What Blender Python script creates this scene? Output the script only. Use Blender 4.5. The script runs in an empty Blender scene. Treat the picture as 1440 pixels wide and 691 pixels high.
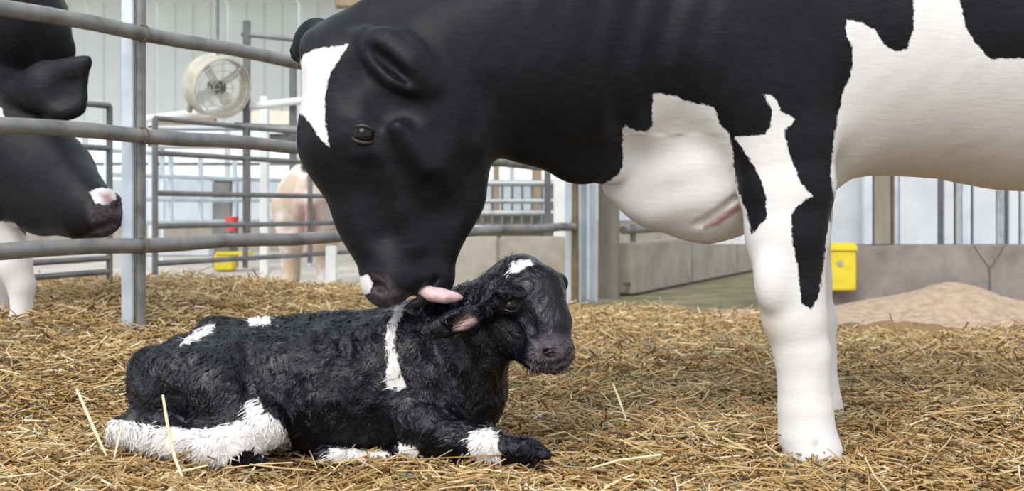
import bpy, bmesh, math, random
import numpy as np
from mathutils import Vector, noise, Matrix

# ------------------------------------------------------------------ camera, world, light, exposure
S = bpy.context.scene
COL = S.collection
F, HZ, CH = 1600.0, 290.0, 0.54          # focal length in px, horizon row, camera height (m)
cam_d = bpy.data.cameras.new('camera')
cam = bpy.data.objects.new('camera', cam_d); COL.objects.link(cam)
cam.location = (0, 0, CH); cam.rotation_euler = (math.pi/2, 0, 0)
cam_d.sensor_width = 36; cam_d.lens = 36*F/1440
cam_d.shift_y = -(345.5-HZ)/1440
cam_d.dof.use_dof = True; cam_d.dof.focus_distance = 2.42; cam_d.dof.aperture_fstop = 5.6
cam_d.clip_start = 0.05
S.camera = cam

w = bpy.data.worlds.new('overcast_sky'); S.world = w; w.use_nodes = True
nt = w.node_tree; nt.nodes.clear()
wo = nt.nodes.new('ShaderNodeOutputWorld'); bg = nt.nodes.new('ShaderNodeBackground')
bg.inputs[0].default_value = (0.86, 0.93, 1.0, 1); bg.inputs[1].default_value = 1.05
nt.links.new(bg.outputs[0], wo.inputs[0])
sd_ = bpy.data.lights.new('sun', 'SUN'); sd_.energy = 1.9; sd_.angle = math.radians(35)
sd_.color = (1.0, 0.97, 0.93)
sun = bpy.data.objects.new('sun', sd_); COL.objects.link(sun)
sun.rotation_euler = Vector((0.40, 0.90, -0.90)).to_track_quat('-Z', 'Y').to_euler()
S.view_settings.view_transform = 'Standard'; S.view_settings.look = 'None'
S.view_settings.exposure = 0.38; S.view_settings.gamma = 1.0
S.view_settings.use_curve_mapping = False

rng = np.random.default_rng(7); random.seed(7)

def P(px, py, Y):
    return Vector(((px-720)/F*Y, Y, CH+(HZ-py)/F*Y))

# ------------------------------------------------------------------ materials
def new_mat(name, color=(.5,.5,.5), rough=.7, metal=0.0):
    m = bpy.data.materials.new(name); m.use_nodes = True
    b = m.node_tree.nodes['Principled BSDF']
    b.inputs['Base Color'].default_value = (*color, 1)
    b.inputs['Roughness'].default_value = rough; b.inputs['Metallic'].default_value = metal
    return m, m.node_tree, b
def nd(t, typ, **kw):
    n = t.nodes.new(typ)
    for k, v in kw.items():
        if k.startswith('i_'):
            key = k[2:].replace('_', ' ')
            n.inputs[key].default_value = v
        else: setattr(n, k, v)
    return n
def ramp(t, fac, stops):
    r = t.nodes.new('ShaderNodeValToRGB'); t.links.new(fac, r.inputs[0])
    e = r.color_ramp.elements
    while len(e) < len(stops): e.new(.5)
    for el, (p, c) in zip(e, stops): el.position = p; el.color = (*c, 1)
    return r.outputs[0]
def noise_tex(t, scale, detail=4, coord='Object', stretch=None, rough=.6, dist=0):
    tc = nd(t, 'ShaderNodeTexCoord'); out = tc.outputs[coord]
    if stretch:
        mp = nd(t, 'ShaderNodeMapping'); mp.inputs['Scale'].default_value = stretch
        t.links.new(out, mp.inputs[0]); out = mp.outputs[0]
    n = nd(t, 'ShaderNodeTexNoise'); n.inputs['Scale'].default_value = scale
    n.inputs['Detail'].default_value = detail; n.inputs['Roughness'].default_value = rough; n.inputs['Distortion'].default_value = dist
    t.links.new(out, n.inputs['Vector']); return n.outputs[0]
def bump(t, b, h, strength, dist=.01):
    n = nd(t, 'ShaderNodeBump'); n.inputs['Strength'].default_value = strength
    n.inputs['Distance'].default_value = dist
    t.links.new(h, n.inputs['Height']); t.links.new(n.outputs[0], b.inputs['Normal'])
def mottled(name, stops, scale, rough=.7, metal=0, bumps=.3, detail=5, stretch=None, bd=.01):
    m, t, b = new_mat(name, (.5,)*3, rough, metal)
    f = noise_tex(t, scale, detail, stretch=stretch)
    t.links.new(ramp(t, f, stops), b.inputs['Base Color'])
    if bumps: bump(t, b, f, bumps, bd)
    return m
M = {}
M['galv'] = mottled('galvanised_steel', [(.3,(.24,.25,.26)),(.55,(.40,.42,.44)),(.75,(.36,.33,.28))], 9, .5, .35, .15)
M['galv_light'] = mottled('bright_galvanised_steel', [(.3,(.50,.56,.62)),(.7,(.70,.75,.80))], 7, .4, .25, .1)
M['rail'] = mottled('weathered_rail_steel', [(.3,(.12,.11,.10)),(.5,(.22,.22,.215)),(.68,(.29,.27,.24)),(.8,(.20,.13,.07))], 8, .55, .3, .2)
M['rust'] = mottled('rusty_steel', [(.3,(.13,.09,.055)),(.7,(.22,.16,.10))], 14, .8, .1, .3)
M['gate'] = mottled('dull_gate_steel', [(.3,(.13,.13,.13)),(.7,(.24,.24,.235))], 6, .55, .3, .1)
M['dark'] = mottled('dark_steel', [(.3,(.10,.10,.10)),(.7,(.16,.16,.16))], 6, .6, .1, .1)
M['concrete'] = mottled('concrete', [(.3,(.30,.265,.22)),(.55,(.42,.375,.32)),(.8,(.50,.46,.40))], 5, .9, 0, .5, 7)
M['concrete_brown'] = mottled('dirty_concrete', [(.3,(.18,.155,.14)),(.55,(.27,.235,.215)),(.8,(.34,.30,.28))], 6, .9, 0, .5, 7)
M['post'] = mottled('weathered_timber', [(.3,(.16,.14,.11)),(.55,(.24,.22,.18)),(.8,(.30,.28,.25))], 9, .9, 0, .5, 6, (1,1,.15))
M['timber'] = mottled('brown_timber', [(.3,(.22,.16,.10)),(.7,(.34,.27,.18))], 9, .85, 0, .3, 5, (1,1,.15))
M['siding'] = mottled('white_steel_siding', [(.3,(.76,.79,.77)),(.7,(.86,.88,.86))], 1.2, .5, 0, .02)
M['panel_white'] = mottled('off_white_board', [(.3,(.50,.52,.55)),(.7,(.66,.68,.71))], 3, .6, 0, .1)
M['panel_blue'] = mottled('pale_blue_sheet', [(.3,(.55,.63,.70)),(.7,(.72,.80,.86))], 2, .45, 0, .02)
M['yellow'] = mottled('yellow_plastic', [(.3,(.62,.50,.02)),(.7,(.78,.64,.04))], 12, .5, 0, .1)
M['red'] = mottled('red_plastic', [(.3,(.55,.05,.04)),(.7,(.68,.10,.07))], 12, .5, 0, .05)
M['cream'] = mottled('cream_plastic', [(.3,(.62,.56,.44)),(.7,(.74,.68,.56))], 6, .6, 0, .05)
M['fan'] = mottled('dusty_fan_paint', [(.3,(.36,.33,.26)),(.7,(.58,.54,.45))], 8, .7, 0, .1)
M['white_pipe'] = mottled('white_pipe', [(.3,(.70,.71,.70)),(.7,(.80,.81,.80))], 8, .5, 0, .05)
M['horn'] = mottled('eye_glaze', [(.3,(.005,.003,.003)),(.7,(.010,.006,.006))], 20, .10, 0, 0)
M['horn'].node_tree.nodes['Principled BSDF'].inputs['Specular IOR Level'].default_value = .25
M['lid'] = mottled('dark_eyelid_skin', [(.3,(.010,.008,.008)),(.7,(.022,.017,.016))], 60, .5, 0, .3)
M['tongue'] = mottled('tongue_pink', [(.3,(.66,.42,.43)),(.7,(.80,.56,.57))], 60, .35, 0, .3)
M['sawdust'] = mottled('sawdust', [(.3,(.30,.205,.14)),(.5,(.40,.285,.205)),(.7,(.48,.365,.275))], 22, .95, 0, .8, 8)

def coat_material(name, blackA, blackB, white, wet=False, tan=None):
    m, t, b = new_mat(name)
    def attr(n):
        a = nd(t, 'ShaderNodeAttribute'); a.attribute_name = n; return a.outputs['Fac']
    # ragged hair edge between the coat patches
    rag = noise_tex(t, 75, 3)
    def edge(sdname, width, ragamt):
        ma = nd(t, 'ShaderNodeMath', operation='MULTIPLY_ADD')
        t.links.new(rag, ma.inputs[0]); ma.inputs[1].default_value = ragamt
        ad = nd(t, 'ShaderNodeMath', operation='SUBTRACT')
        t.links.new(attr(sdname), ad.inputs[0]); ad.inputs[1].default_value = ragamt*.5
        t.links.new(ad.outputs[0], ma.inputs[2])
        mr = nd(t, 'ShaderNodeMapRange'); mr.clamp = True
        t.links.new(ma.outputs[0], mr.inputs[0])
        mr.inputs[1].default_value = -width; mr.inputs[2].default_value = width
        mr.inputs[3].default_value = 1; mr.inputs[4].default_value = 0
        return mr.outputs[0]
    hair = noise_tex(t, 60, 6, stretch=(.6,1.4,2.2))
    broad = noise_tex(t, 4, 3)
    blk = ramp(t, hair, [(.3, blackA), (.7, blackB)])
    wh = ramp(t, broad, [(.3, tuple(c*.90 for c in white)), (.65, white)])
    if tan:
        wh = ramp(t, noise_tex(t, 5, 2), [(.42, white), (.56, tan)])
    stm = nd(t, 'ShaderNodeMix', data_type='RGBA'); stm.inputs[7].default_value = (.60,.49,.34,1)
    t.links.new(attr('stain_bounce'), stm.inputs[0]); t.links.new(wh, stm.inputs[6]); wh = stm.outputs[2]  # tan over the white: knee stain and painted bounce light
    mx = nd(t, 'ShaderNodeMix', data_type='RGBA')
    t.links.new(edge('white_sd', 1.2, 9), mx.inputs[0])
    t.links.new(blk, mx.inputs[6]); t.links.new(wh, mx.inputs[7])
    nose = ramp(t, noise_tex(t, 90, 3), [(.35, (.035,.028,.034)), (.7, (.095,.075,.085))])
    m2 = nd(t, 'ShaderNodeMix', data_type='RGBA')
    t.links.new(edge('nose_sd', 5, 4), m2.inputs[0])
    t.links.new(mx.outputs[2], m2.inputs[6]); t.links.new(nose, m2.inputs[7])
    pink = nd(t, 'ShaderNodeMix', data_type='RGBA'); pink.inputs[7].default_value = (.42,.26,.24,1)
    t.links.new(edge('pink_sd', 5, 4), pink.inputs[0]); t.links.new(m2.outputs[2], pink.inputs[6])
    t.links.new(pink.outputs[2], b.inputs['Base Color'])
    b.inputs['Roughness'].default_value = .27 if wet else .48
    b.inputs['Sheen Weight'].default_value = 0 if wet else .02
    b.inputs['Sheen Roughness'].default_value = .5
    b.inputs['Specular IOR Level'].default_value = .32 if wet else .19
    bp = nd(t, 'ShaderNodeBump'); bp.inputs['Strength'].default_value = .75 if wet else .35
    bp.inputs['Distance'].default_value = .012 if wet else .003
    h2 = noise_tex(t, 22 if wet else 45, 5, stretch=(1.0,1,.7) if wet else (.5,1,1.8), dist=1.6 if wet else 0)
    t.links.new(h2, bp.inputs['Height']); t.links.new(bp.outputs[0], b.inputs['Normal'])
    return m

# ------------------------------------------------------------------ tagging and mesh helpers
def tag(o, label=None, cat=None, group=None, kind=None):
    if label: o['label'] = label
    if cat: o['category'] = cat
    if group: o['group'] = group
    if kind: o['kind'] = kind
    return o
def empty(name, loc, label, cat, group=None):
    o = bpy.data.objects.new(name, None); o.location = loc; o.empty_display_size = .1
    COL.objects.link(o); return tag(o, label, cat, group)
def link_mesh(name, me, mat, parent=None):
    o = bpy.data.objects.new(name, me); COL.objects.link(o)
    if mat: me.materials.append(mat)
    if parent:
        o.parent = parent
        o.matrix_parent_inverse = Matrix.Translation(-parent_world(parent))
    return o
def parent_world(p):
    v = Vector(p.location)
    if p.parent: v = Vector(p.location) if True else v
    return v if p.type == 'EMPTY' else Vector((0, 0, 0))
class MB:
    """collects shapes in world coordinates and links them as ONE mesh object"""
    def __init__(s): s.bm = bmesh.new()
    def box(s, c, size, rot=None, bev=0.0):
        r = bmesh.ops.create_cube(s.bm, size=1)
        vs = r['verts']
        bmesh.ops.scale(s.bm, vec=size, verts=vs)
        if bev:
            es = list({e for v in vs for e in v.link_edges})
            rb = bmesh.ops.bevel(s.bm, geom=es, offset=bev, segments=2, affect='EDGES')
            vs = list({v for f in rb['faces'] for v in f.verts} | {v for v in vs if v.is_valid})
        if rot is not None: bmesh.ops.rotate(s.bm, cent=(0,0,0), matrix=rot, verts=vs)
        bmesh.ops.translate(s.bm, vec=c, verts=vs)
        return s
    def tube(s, a, b, r, seg=14, r2=None):
        a = Vector(a); b = Vector(b); d = b-a
        res = bmesh.ops.create_cone(s.bm, cap_ends=True, segments=seg, radius1=r, radius2=r if r2 is None else r2, depth=d.length)
        bmesh.ops.rotate(s.bm, cent=(0,0,0), matrix=d.to_track_quat('Z','Y').to_matrix(), verts=res['verts'])
        bmesh.ops.translate(s.bm, vec=(a+b)/2, verts=res['verts'])
        return s
    def sweep(s, pts, radii, seg=10):
        pts = [Vector(p) for p in pts]; rings = []
        for i, p in enumerate(pts):
            d = (pts[min(i+1, len(pts)-1)]-pts[max(i-1, 0)]).normalized()
            q = d.to_track_quat('Z', 'Y')
            r = radii[i] if hasattr(radii, '__len__') else radii
            rings.append([s.bm.verts.new(p+q @ Vector((math.cos(2*math.pi*k/seg)*r, math.sin(2*math.pi*k/seg)*r, 0))) for k in range(seg)])
        for A, B in zip(rings, rings[1:]):
            for k in range(seg): s.bm.faces.new((A[k], A[(k+1)%seg], B[(k+1)%seg], B[k]))
        s.bm.faces.new(rings[0][::-1]); s.bm.faces.new(rings[-1])
        return s
    def sphere(s, c, r, scale=(1,1,1), rot=None, seg=24):
        res = bmesh.ops.create_uvsphere(s.bm, u_segments=seg, v_segments=seg//2, radius=r)
        bmesh.ops.scale(s.bm, vec=scale, verts=res['verts'])
        if rot is not None: bmesh.ops.rotate(s.bm, cent=(0,0,0), matrix=rot, verts=res['verts'])
        bmesh.ops.translate(s.bm, vec=c, verts=res['verts']); return s
    def torus(s, c, R, r, rot=None, n=40, k=8, flat=1.0):
        vs = [[s.bm.verts.new(Vector(((R+r*math.cos(b))*math.cos(a), (R+r*math.cos(b))*math.sin(a), r*math.sin(b)*flat)))
               for b in [2*math.pi*j/k for j in range(k)]] for a in [2*math.pi*i/n for i in range(n)]]
        for i in range(n):
            for j in range(k):
                s.bm.faces.new((vs[i][j], vs[(i+1)%n][j], vs[(i+1)%n][(j+1)%k], vs[i][(j+1)%k]))
        al = [v for r_ in vs for v in r_]
        if rot is not None: bmesh.ops.rotate(s.bm, cent=(0,0,0), matrix=rot, verts=al)
        bmesh.ops.translate(s.bm, vec=c, verts=al); return s
    def build(s, name, mat, parent=None, smooth=True):
        bmesh.ops.recalc_face_normals(s.bm, faces=s.bm.faces[:])
        me = bpy.data.meshes.new(name); s.bm.to_mesh(me); s.bm.free()
        if smooth:
            me.polygons.foreach_set('use_smooth', [True]*len(me.polygons))
            me.set_sharp_from_angle(angle=math.radians(35))
        return link_mesh(name, me, mat, parent)

# ------------------------------------------------------------------ implicit-surface body builder
def smin(a, b, k):
    h = np.clip(.5+.5*(b-a)/k, 0, 1); return b*(1-h)+a*h-k*h*(1-h)
def smax(a, b, k): return -smin(-a, -b, k)
class Body:
    """primitives of a body, blended into one continuous skin"""
    def __init__(s): s.pr = []
    def limb(s, pts, sy=1.0, k=.03, sub=False):
        # pts: (px,py,Y,r_px[,sy])
        for A, B in zip(pts, pts[1:]):
            a = P(*A[:3]); b = P(*B[:3])
            sa = A[4] if len(A) > 4 else sy; sb = B[4] if len(B) > 4 else sy
            s.pr.append(('c', np.array(a), np.array(b), A[3]*A[2]/F, B[3]*B[2]/F, sa, sb, k, sub))
        return s
    def blob(s, c, rx, ry, rz, rot=0.0, k=.02, sub=False, yaw=0.0, roll=0.0):
        # centre (px,py,Y); radii in px (ry too); rot = clockwise turn in the picture plane, degrees
        c_ = np.array(P(*c)); q = c[2]/F
        R = Matrix.Rotation(math.radians(rot), 3, 'Y') @ Matrix.Rotation(math.radians(yaw), 3, 'Z') @ Matrix.Rotation(math.radians(roll), 3, 'X')
        s.pr.append(('e', c_, np.array(R), np.array([rx*q, ry*q, rz*q]), 0, 0, 0, k, sub)); return s
    def bbox(s, p):
        k = p[7]
        if p[0] == 'c':
            m = max(p[3]*max(1, p[5]), p[4]*max(1, p[6]))
            return np.minimum(p[1], p[2])-m-k*1.2, np.maximum(p[1], p[2])+m+k*1.2
        m = p[3].max()+k*1.2; return p[1]-m, p[1]+m
    def dist(s, p, X, Y, Z):
        if p[0] == 'c':
            a, b, ra, rb, sa, sb = p[1:7]
            ba = b-a; L = max((ba[0]**2+ba[1]**2+ba[2]**2), 1e-9)
            t = np.clip(((X-a[0])*ba[0]+(Y-a[1])*ba[1]+(Z-a[2])*ba[2])/L, 0, 1)
            sy = sa+(sb-sa)*t
            d = np.sqrt((X-a[0]-t*ba[0])**2+((Y-a[1]-t*ba[1])/sy)**2+(Z-a[2]-t*ba[2])**2)-(ra+(rb-ra)*t)
            return d*np.minimum(1, (sy+1)/2)
        c, R, r = p[1:4]
        dx, dy, dz = X-c[0], Y-c[1], Z-c[2]
        u = (R[0,0]*dx+R[1,0]*dy+R[2,0]*dz); v = (R[0,1]*dx+R[1,1]*dy+R[2,1]*dz); w_ = (R[0,2]*dx+R[1,2]*dy+R[2,2]*dz)
        k0 = np.sqrt((u/r[0])**2+(v/r[1])**2+(w_/r[2])**2)
        k1 = np.sqrt((u/r[0]**2)**2+(v/r[1]**2)**2+(w_/r[2]**2)**2)+1e-9
        return k0*(k0-1)/k1
    def comb(s, cur, p, d): return smax(cur, -d, p[7]) if p[8] else smin(cur, d, p[7])
    def at(s, pts):
        X, Y, Z = pts[:,0], pts[:,1], pts[:,2]; cur = np.full(len(X), .25)
        for p in s.pr: cur = s.comb(cur, p, s.dist(p, X, Y, Z))
        return cur
    def surf(s, px, py, near=None, far=None):
        """world point where the sight line through a pixel meets the skin"""
        ys = np.linspace(near or 1.6, far or 4.6, 1500)
        pts = np.stack([(px-720)/F*ys, ys, CH+(HZ-py)/F*ys], 1)
        d = s.at(pts); i = int(np.argmax(d < 0)); return Vector(pts[i]) if d[i] < 0 else None
    def pit(s, px, py, rx, ry, rz, rot=0, k=.008, near=None, far=None):
        p_ = s.surf(px, py, near, far)
        if p_ is None: return s
        return s.blob((px, py, p_.y), rx, ry, rz, rot=rot, k=k, sub=True)
    def mesh(s, h):
        lo = np.min([s.bbox(p)[0] for p in s.pr if not p[8]], 0)-h*2; hi = np.max([s.bbox(p)[1] for p in s.pr if not p[8]], 0)+h*2
        n = np.ceil((hi-lo)/h).astype(int)+1
        G = np.full(n, .25, np.float32)
        ax = [(lo[i]+h*np.arange(n[i])).astype(np.float32) for i in range(3)]
        for p in s.pr:
            a, b = s.bbox(p)
            i0 = np.clip(np.floor((a-lo)/h).astype(int), 0, n); i1 = np.clip(np.ceil((b-lo)/h).astype(int)+1, 0, n)
            if (i1 <= i0).any(): continue
            sl = tuple(slice(i0[i], i1[i]) for i in range(3))
            X = ax[0][sl[0]][:,None,None]; Y = ax[1][sl[1]][None,:,None]; Z = ax[2][sl[2]][None,None,:]
            G[sl] = s.comb(G[sl], p, s.dist(p, X, Y, Z).astype(np.float32))
        return surface_nets(G, lo, h)
def surface_nets(G, lo, h):
    ins = G < 0; nx, ny, nz = G.shape
    cnt = np.zeros((nx-1, ny-1, nz-1), np.int8)
    for i in (0,1):
        for j in (0,1):
            for k in (0,1): cnt += ins[i:nx-1+i, j:ny-1+j, k:nz-1+k]
    cells = np.argwhere((cnt > 0) & (cnt < 8)); idx = np.full(cnt.shape, -1, np.int32)
    idx[tuple(cells.T)] = np.arange(len(cells))
    acc = np.zeros((len(cells), 3)); num = np.zeros(len(cells))
    cs = [(i,j,k) for i in (0,1) for j in (0,1) for k in (0,1)]
    for a in cs:
        for ax_ in range(3):
            if a[ax_]: continue
            b = list(a); b[ax_] = 1
            fa = G[tuple((cells+np.array(a)).T)]; fb = G[tuple((cells+np.array(b)).T)]
            m = (fa < 0) != (fb < 0); t = fa/(fa-fb+1e-12)
            pt = np.tile(np.array(a, float), (len(cells), 1)); pt[:, ax_] = t
            acc[m] += pt[m]; num[m] += 1
    V = (cells+acc/num[:,None])*h+lo
    Q = []
    for ax_ in range(3):
        o1, o2 = [(1,2),(2,0),(0,1)][ax_]
        A = ins.take(range(0, G.shape[ax_]-1), ax_); B = ins.take(range(1, G.shape[ax_]), ax_)
        e = np.argwhere(A != B)
        e = e[(e[:,o1] > 0) & (e[:,o2] > 0) & (e[:,o1] < G.shape[o1]-1) & (e[:,o2] < G.shape[o2]-1)]
        fl = ins[tuple(e.T)]
        def c(d1, d2):
            q = e.copy(); q[:,o1] -= d1; q[:,o2] -= d2; return idx[tuple(q.T)]
        q = np.stack([c(1,1), c(0,1), c(0,0), c(1,0)], 1)
        q[~fl] = q[~fl][:, ::-1]; Q.append(q)
    return V, np.concatenate(Q)
def poly_sd(px, py, poly):
    poly = np.array(poly, float); a = poly; b = np.roll(poly, -1, 0)
    d = np.full(len(px), 1e9); inside = np.zeros(len(px), bool)
    for (x0,y0),(x1,y1) in zip(a, b):
        ex, ey = x1-x0, y1-y0
        t = np.clip(((px-x0)*ex+(py-y0)*ey)/(ex*ex+ey*ey+1e-9), 0, 1)
        d = np.minimum(d, (px-x0-t*ex)**2+(py-y0-t*ey)**2)
        c = ((y0 > py) != (y1 > py)) & (px < (x1-x0)*(py-y0)/((y1-y0) if y1 != y0 else 1e-9)+x0)
        inside ^= c
    return np.sqrt(d)*np.where(inside, -1, 1)
def multi_sd(px, py, polys):
    d = np.full(len(px), 60.)
    for p in polys: d = np.minimum(d, poly_sd(px, py, p))
    return d
def body_object(name, body, h, mat, parent, coat, disp=None):
    V, Q = body.mesh(h)
    if disp is not None: V = disp(V, Q)
    me = bpy.data.meshes.new(name); me.from_pydata([], [], [])
    me.vertices.add(len(V)); me.vertices.foreach_set('co', V.astype(np.float32).ravel())
    me.loops.add(Q.size); me.loops.foreach_set('vertex_index', Q.astype(np.int32).ravel())
    me.polygons.add(len(Q)); me.polygons.foreach_set('loop_start', np.arange(0, Q.size, 4, dtype=np.int32))
    me.polygons.foreach_set('use_smooth', np.ones(len(Q), bool)); me.update(calc_edges=True)
    px = 720+F*V[:,0]/V[:,1]; py = HZ-F*(V[:,2]-CH)/V[:,1]
    for key, val in coat(V, px, py).items():
        a = me.attributes.new(key, 'FLOAT', 'POINT'); a.data.foreach_set('value', val.astype(np.float32))
    me.validate()
    print(name, len(V), 'verts')
    return link_mesh(name, me, mat, parent)
def vnormals(V, Q):
    n = np.cross(V[Q[:,2]]-V[Q[:,0]], V[Q[:,3]]-V[Q[:,1]]); N = np.zeros_like(V)
    for i in range(4): np.add.at(N, Q[:,i], n)
    return N/(np.linalg.norm(N, axis=1, keepdims=True)+1e-12)
def wnoise(V, scale, seed, octv=3):
    """cheap smooth noise: summed rotated sine lattices"""
    r = np.random.default_rng(seed); out = np.zeros(len(V)); amp = 1
    for o in range(octv):
        s_ = 0
        for _ in range(6):
            d = r.normal(size=3)*scale; s_ = s_+np.sin(V@d+r.uniform(0, 6.28)+1.3*np.sin(V@(r.normal(size=3)*scale*.6)+r.uniform(0,6.28)))
        out += amp*s_/6; amp *= .5; scale = scale*2.1
    return out

# ------------------------------------------------------------------ ground shape
def gz(x, y):
    x = np.asarray(x, float); y = np.asarray(y, float)
    g = 0.01*np.sin(3.1*x+1.3*y)+.012*np.sin(5.3*y-2.2*x+1)+.008*np.sin(11*x+3)*np.sin(9*y)
    left = 1/(1+np.exp((x+.55)*5))                    # the bed is banked up to the left
    g = g+.10*left/(1+np.exp(-(y-3.1)*5))
    g = g+.05*np.exp(-((x+1.4)**2/.35+(y-4.9)**2/1.5))
    g = g+.006*np.exp(-((y-2.13)**2)/.02)*(x < .6)      # ridge of loose straw in the foreground
    g = g-.034*np.exp(-((x+.42)/.48)**4-((y-2.32)/.28)**4)     # hollow where the calf lies
    g = g-.03/(1+np.exp(-(x-.2)*4))/(1+np.exp(-(y-4.3)*3))
    return g

# ------------------------------------------------------------------ setting
floor_m, t, b = new_mat('barn_floor', rough=.95)
n1 = noise_tex(t, 3.5, 8); 
sep = nd(t, 'ShaderNodeSeparateXYZ'); tc = nd(t, 'ShaderNodeTexCoord'); t.links.new(tc.outputs['Object'], sep.inputs[0])
mr = nd(t, 'ShaderNodeMapRange'); t.links.new(sep.outputs[0], mr.inputs[0]); mr.inputs[1].default_value = -1.2; mr.inputs[2].default_value = -.2
pale = ramp(t, n1, [(.3,(.40,.36,.31)),(.7,(.62,.58,.52))])
oliv = ramp(t, n1, [(.3,(.10,.09,.04)),(.55,(.19,.17,.09)),(.75,(.30,.26,.19))])
mx = nd(t, 'ShaderNodeMix', data_type='RGBA'); t.links.new(mr.outputs[0], mx.inputs[0]); t.links.new(pale, mx.inputs[6]); t.links.new(oliv, mx.inputs[7])
t.links.new(mx.outputs[2], b.inputs['Base Color']); bump(t, b, n1, .5, .02)
MB().box((0, 8, -.14), (26, 22, .1)).build('floor', floor_m)['kind'] = 'structure'

WB = 16.0
def wz(py, Y): return CH+(HZ-py)*Y/F
wall = empty('wall_back', (0, WB, 0), None, None); wall['kind'] = 'structure'
MB().box((0, WB+.1, .15), (26, .2, .5)).build('kerb_base', M['concrete'], wall)
pan = MB().box((0,0,0), (.97, .05, .58), bev=.008).build('lower_sheet', M['panel_blue'], wall)
pan.location = (-12.5, WB, .62)
for i in range(1, 26):
    c = pan.copy(); COL.objects.link(c); c.location = (-12.5+i, WB, .62)
sid = MB().box((0,0,0), (.985, .05, 1.75), bev=.006)
for k in (-.25, 0, .25): sid.box((k, -.035, 0), (.035, .03, 1.74))
sid = sid.build('siding_panel', M['siding'], wall); sid.location = (-12.5, WB, 2.55)
for i in range(1, 26):
    c = sid.copy(); COL.objects.link(c); c.location = (-12.5+i, WB, 2.55)
mu = MB().box((0,0,0), (.07, .07, .78)).build('mullion', M['white_pipe'], wall); mu.location = (-12, WB, 1.29)
for i in range(1, 25):
    c = mu.copy(); COL.objects.link(c); c.location = (-12+i, WB, 1.29)
MB().box((0, WB-.03, 1.13), (26, .05, .04)).build('sill_rail', M['gate'], wall)

# ceiling of lined steel sheets rising towards the pen
ce = empty('ceiling', (0, 10, 3.4), None, None); ce['kind'] = 'structure'
def ceil_z(y): return 3.4+(WB-y)*.13
cs = MB()
a_ = Vector((0, 12.5, ceil_z(12.5))); b_ = Vector((0, WB+.1, ceil_z(WB+.1)))
ang = math.atan2(b_.z-a_.z, b_.y-a_.y); rotx = Matrix.Rotation(ang, 3, 'X')
sh = MB().box((0,0,0), (.98, (b_-a_).length, .04), rot=rotx, bev=.006).build('ceiling_sheet', M['siding'], ce)
sh.location = Vector((-12.5, 0, 0))+(a_+b_)/2
for i in range(1, 26):
    c = sh.copy(); COL.objects.link(c); c.location = sh.location+Vector((i, 0, 0))
for y in (13.5, 15):
    MB().box((0, y, ceil_z(y)-.12), (26, .14, .18)).build('purlin', M['white_pipe'], ce)

# ------------------------------------------------------------------ near fence (recedes to the right)
def fl(px, off=0.0):
    Y = (3.127+off)/(.492-(px-720)/F); return (px-720)/F*Y, Y
fence = empty('metal_fence', (*fl(190), .1), 'grey three-rail tube fence running back between the mother cow and the left cow', 'fence')
x0, y0 = fl(-330); x1, y1 = fl(806)
for z in (1.122, .778, .409):
    MB().sweep([(x0+(x1-x0)*i/24, y0+(y1-y0)*i/24, z+.004*math.sin(i*1.7)) for i in range(25)], .0255, 16).build('rail', M['rail'], fence)
def post_box(px, w_, d_, zlo, zhi, mat, parent, name='post', off=0, rot=0.35):
    x, y = fl(px, off)
    return MB().box((x, y, (zlo+zhi)/2), (w_, d_, zhi-zlo), rot=Matrix.Rotation(rot, 3, 'Z'), bev=.004).build(name, mat, parent)
fx, fy = fl(191)
pst = MB()
pst.box((0, 0, 0), (.040, .05, 1.75), bev=.004)
pst = pst.build('post', M['galv_light'], fence)
pst.location = Vector(((182-720)/F*(fy+.05), fy+.05, .82)); pst.matrix_parent_inverse = Matrix.Translation(-fence.location)
pt2 = MB().tube((0,0,-.88), (0,0,.87), .017, 14).build('post', M['rail'], fence)
pt2.location = Vector(((198-720)/F*(fy+.045), fy+.045, .83)); pt2.matrix_parent_inverse = Matrix.Translation(-fence.location)
for z in (1.122, .778, .409):
    MB().torus((fx+.02, fy+.012, z), .0265, .004, rot=Matrix.Rotation(math.radians(64), 3, 'Z') @ Matrix.Rotation(math.radians(90), 3, 'X') @ Matrix.Rotation(math.radians(90), 3, 'Y'), n=20, k=6).build('clamp', M['rust'], fence)
x, y = fl(809)
MB().sweep([(x, y, -.1), (x, y, 1.15)], .022, 12).build('post', M['rust'], fence)
MB().box((x-.045, y+.02, .5), (.036, .03, 1.25)).build('upright', M['galv_light'], fence)

# strainer post: steel channel beside a weathered square post
sp = empty('timber_post', (*fl(850), -.1), 'square weathered post with pale steel channel at the far end of the fence', 'post')
x, y = fl(827, .05)
chn = MB()
chn.box((x, y+.03, .5), (.115, .008, 1.3)); chn.box((x-.054, y, .5), (.008, .06, 1.3)); chn.box((x+.054, y, .5), (.008, .06, 1.3)); chn.box((x, y, .5), (.02, .03, 1.3))
chn.build('channel', M['galv_light'], sp)
x, y = fl(856, .05)
MB().box((x, y, .5), (.135, .14, 1.3), bev=.008).build('post', M['post'], sp)

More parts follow.
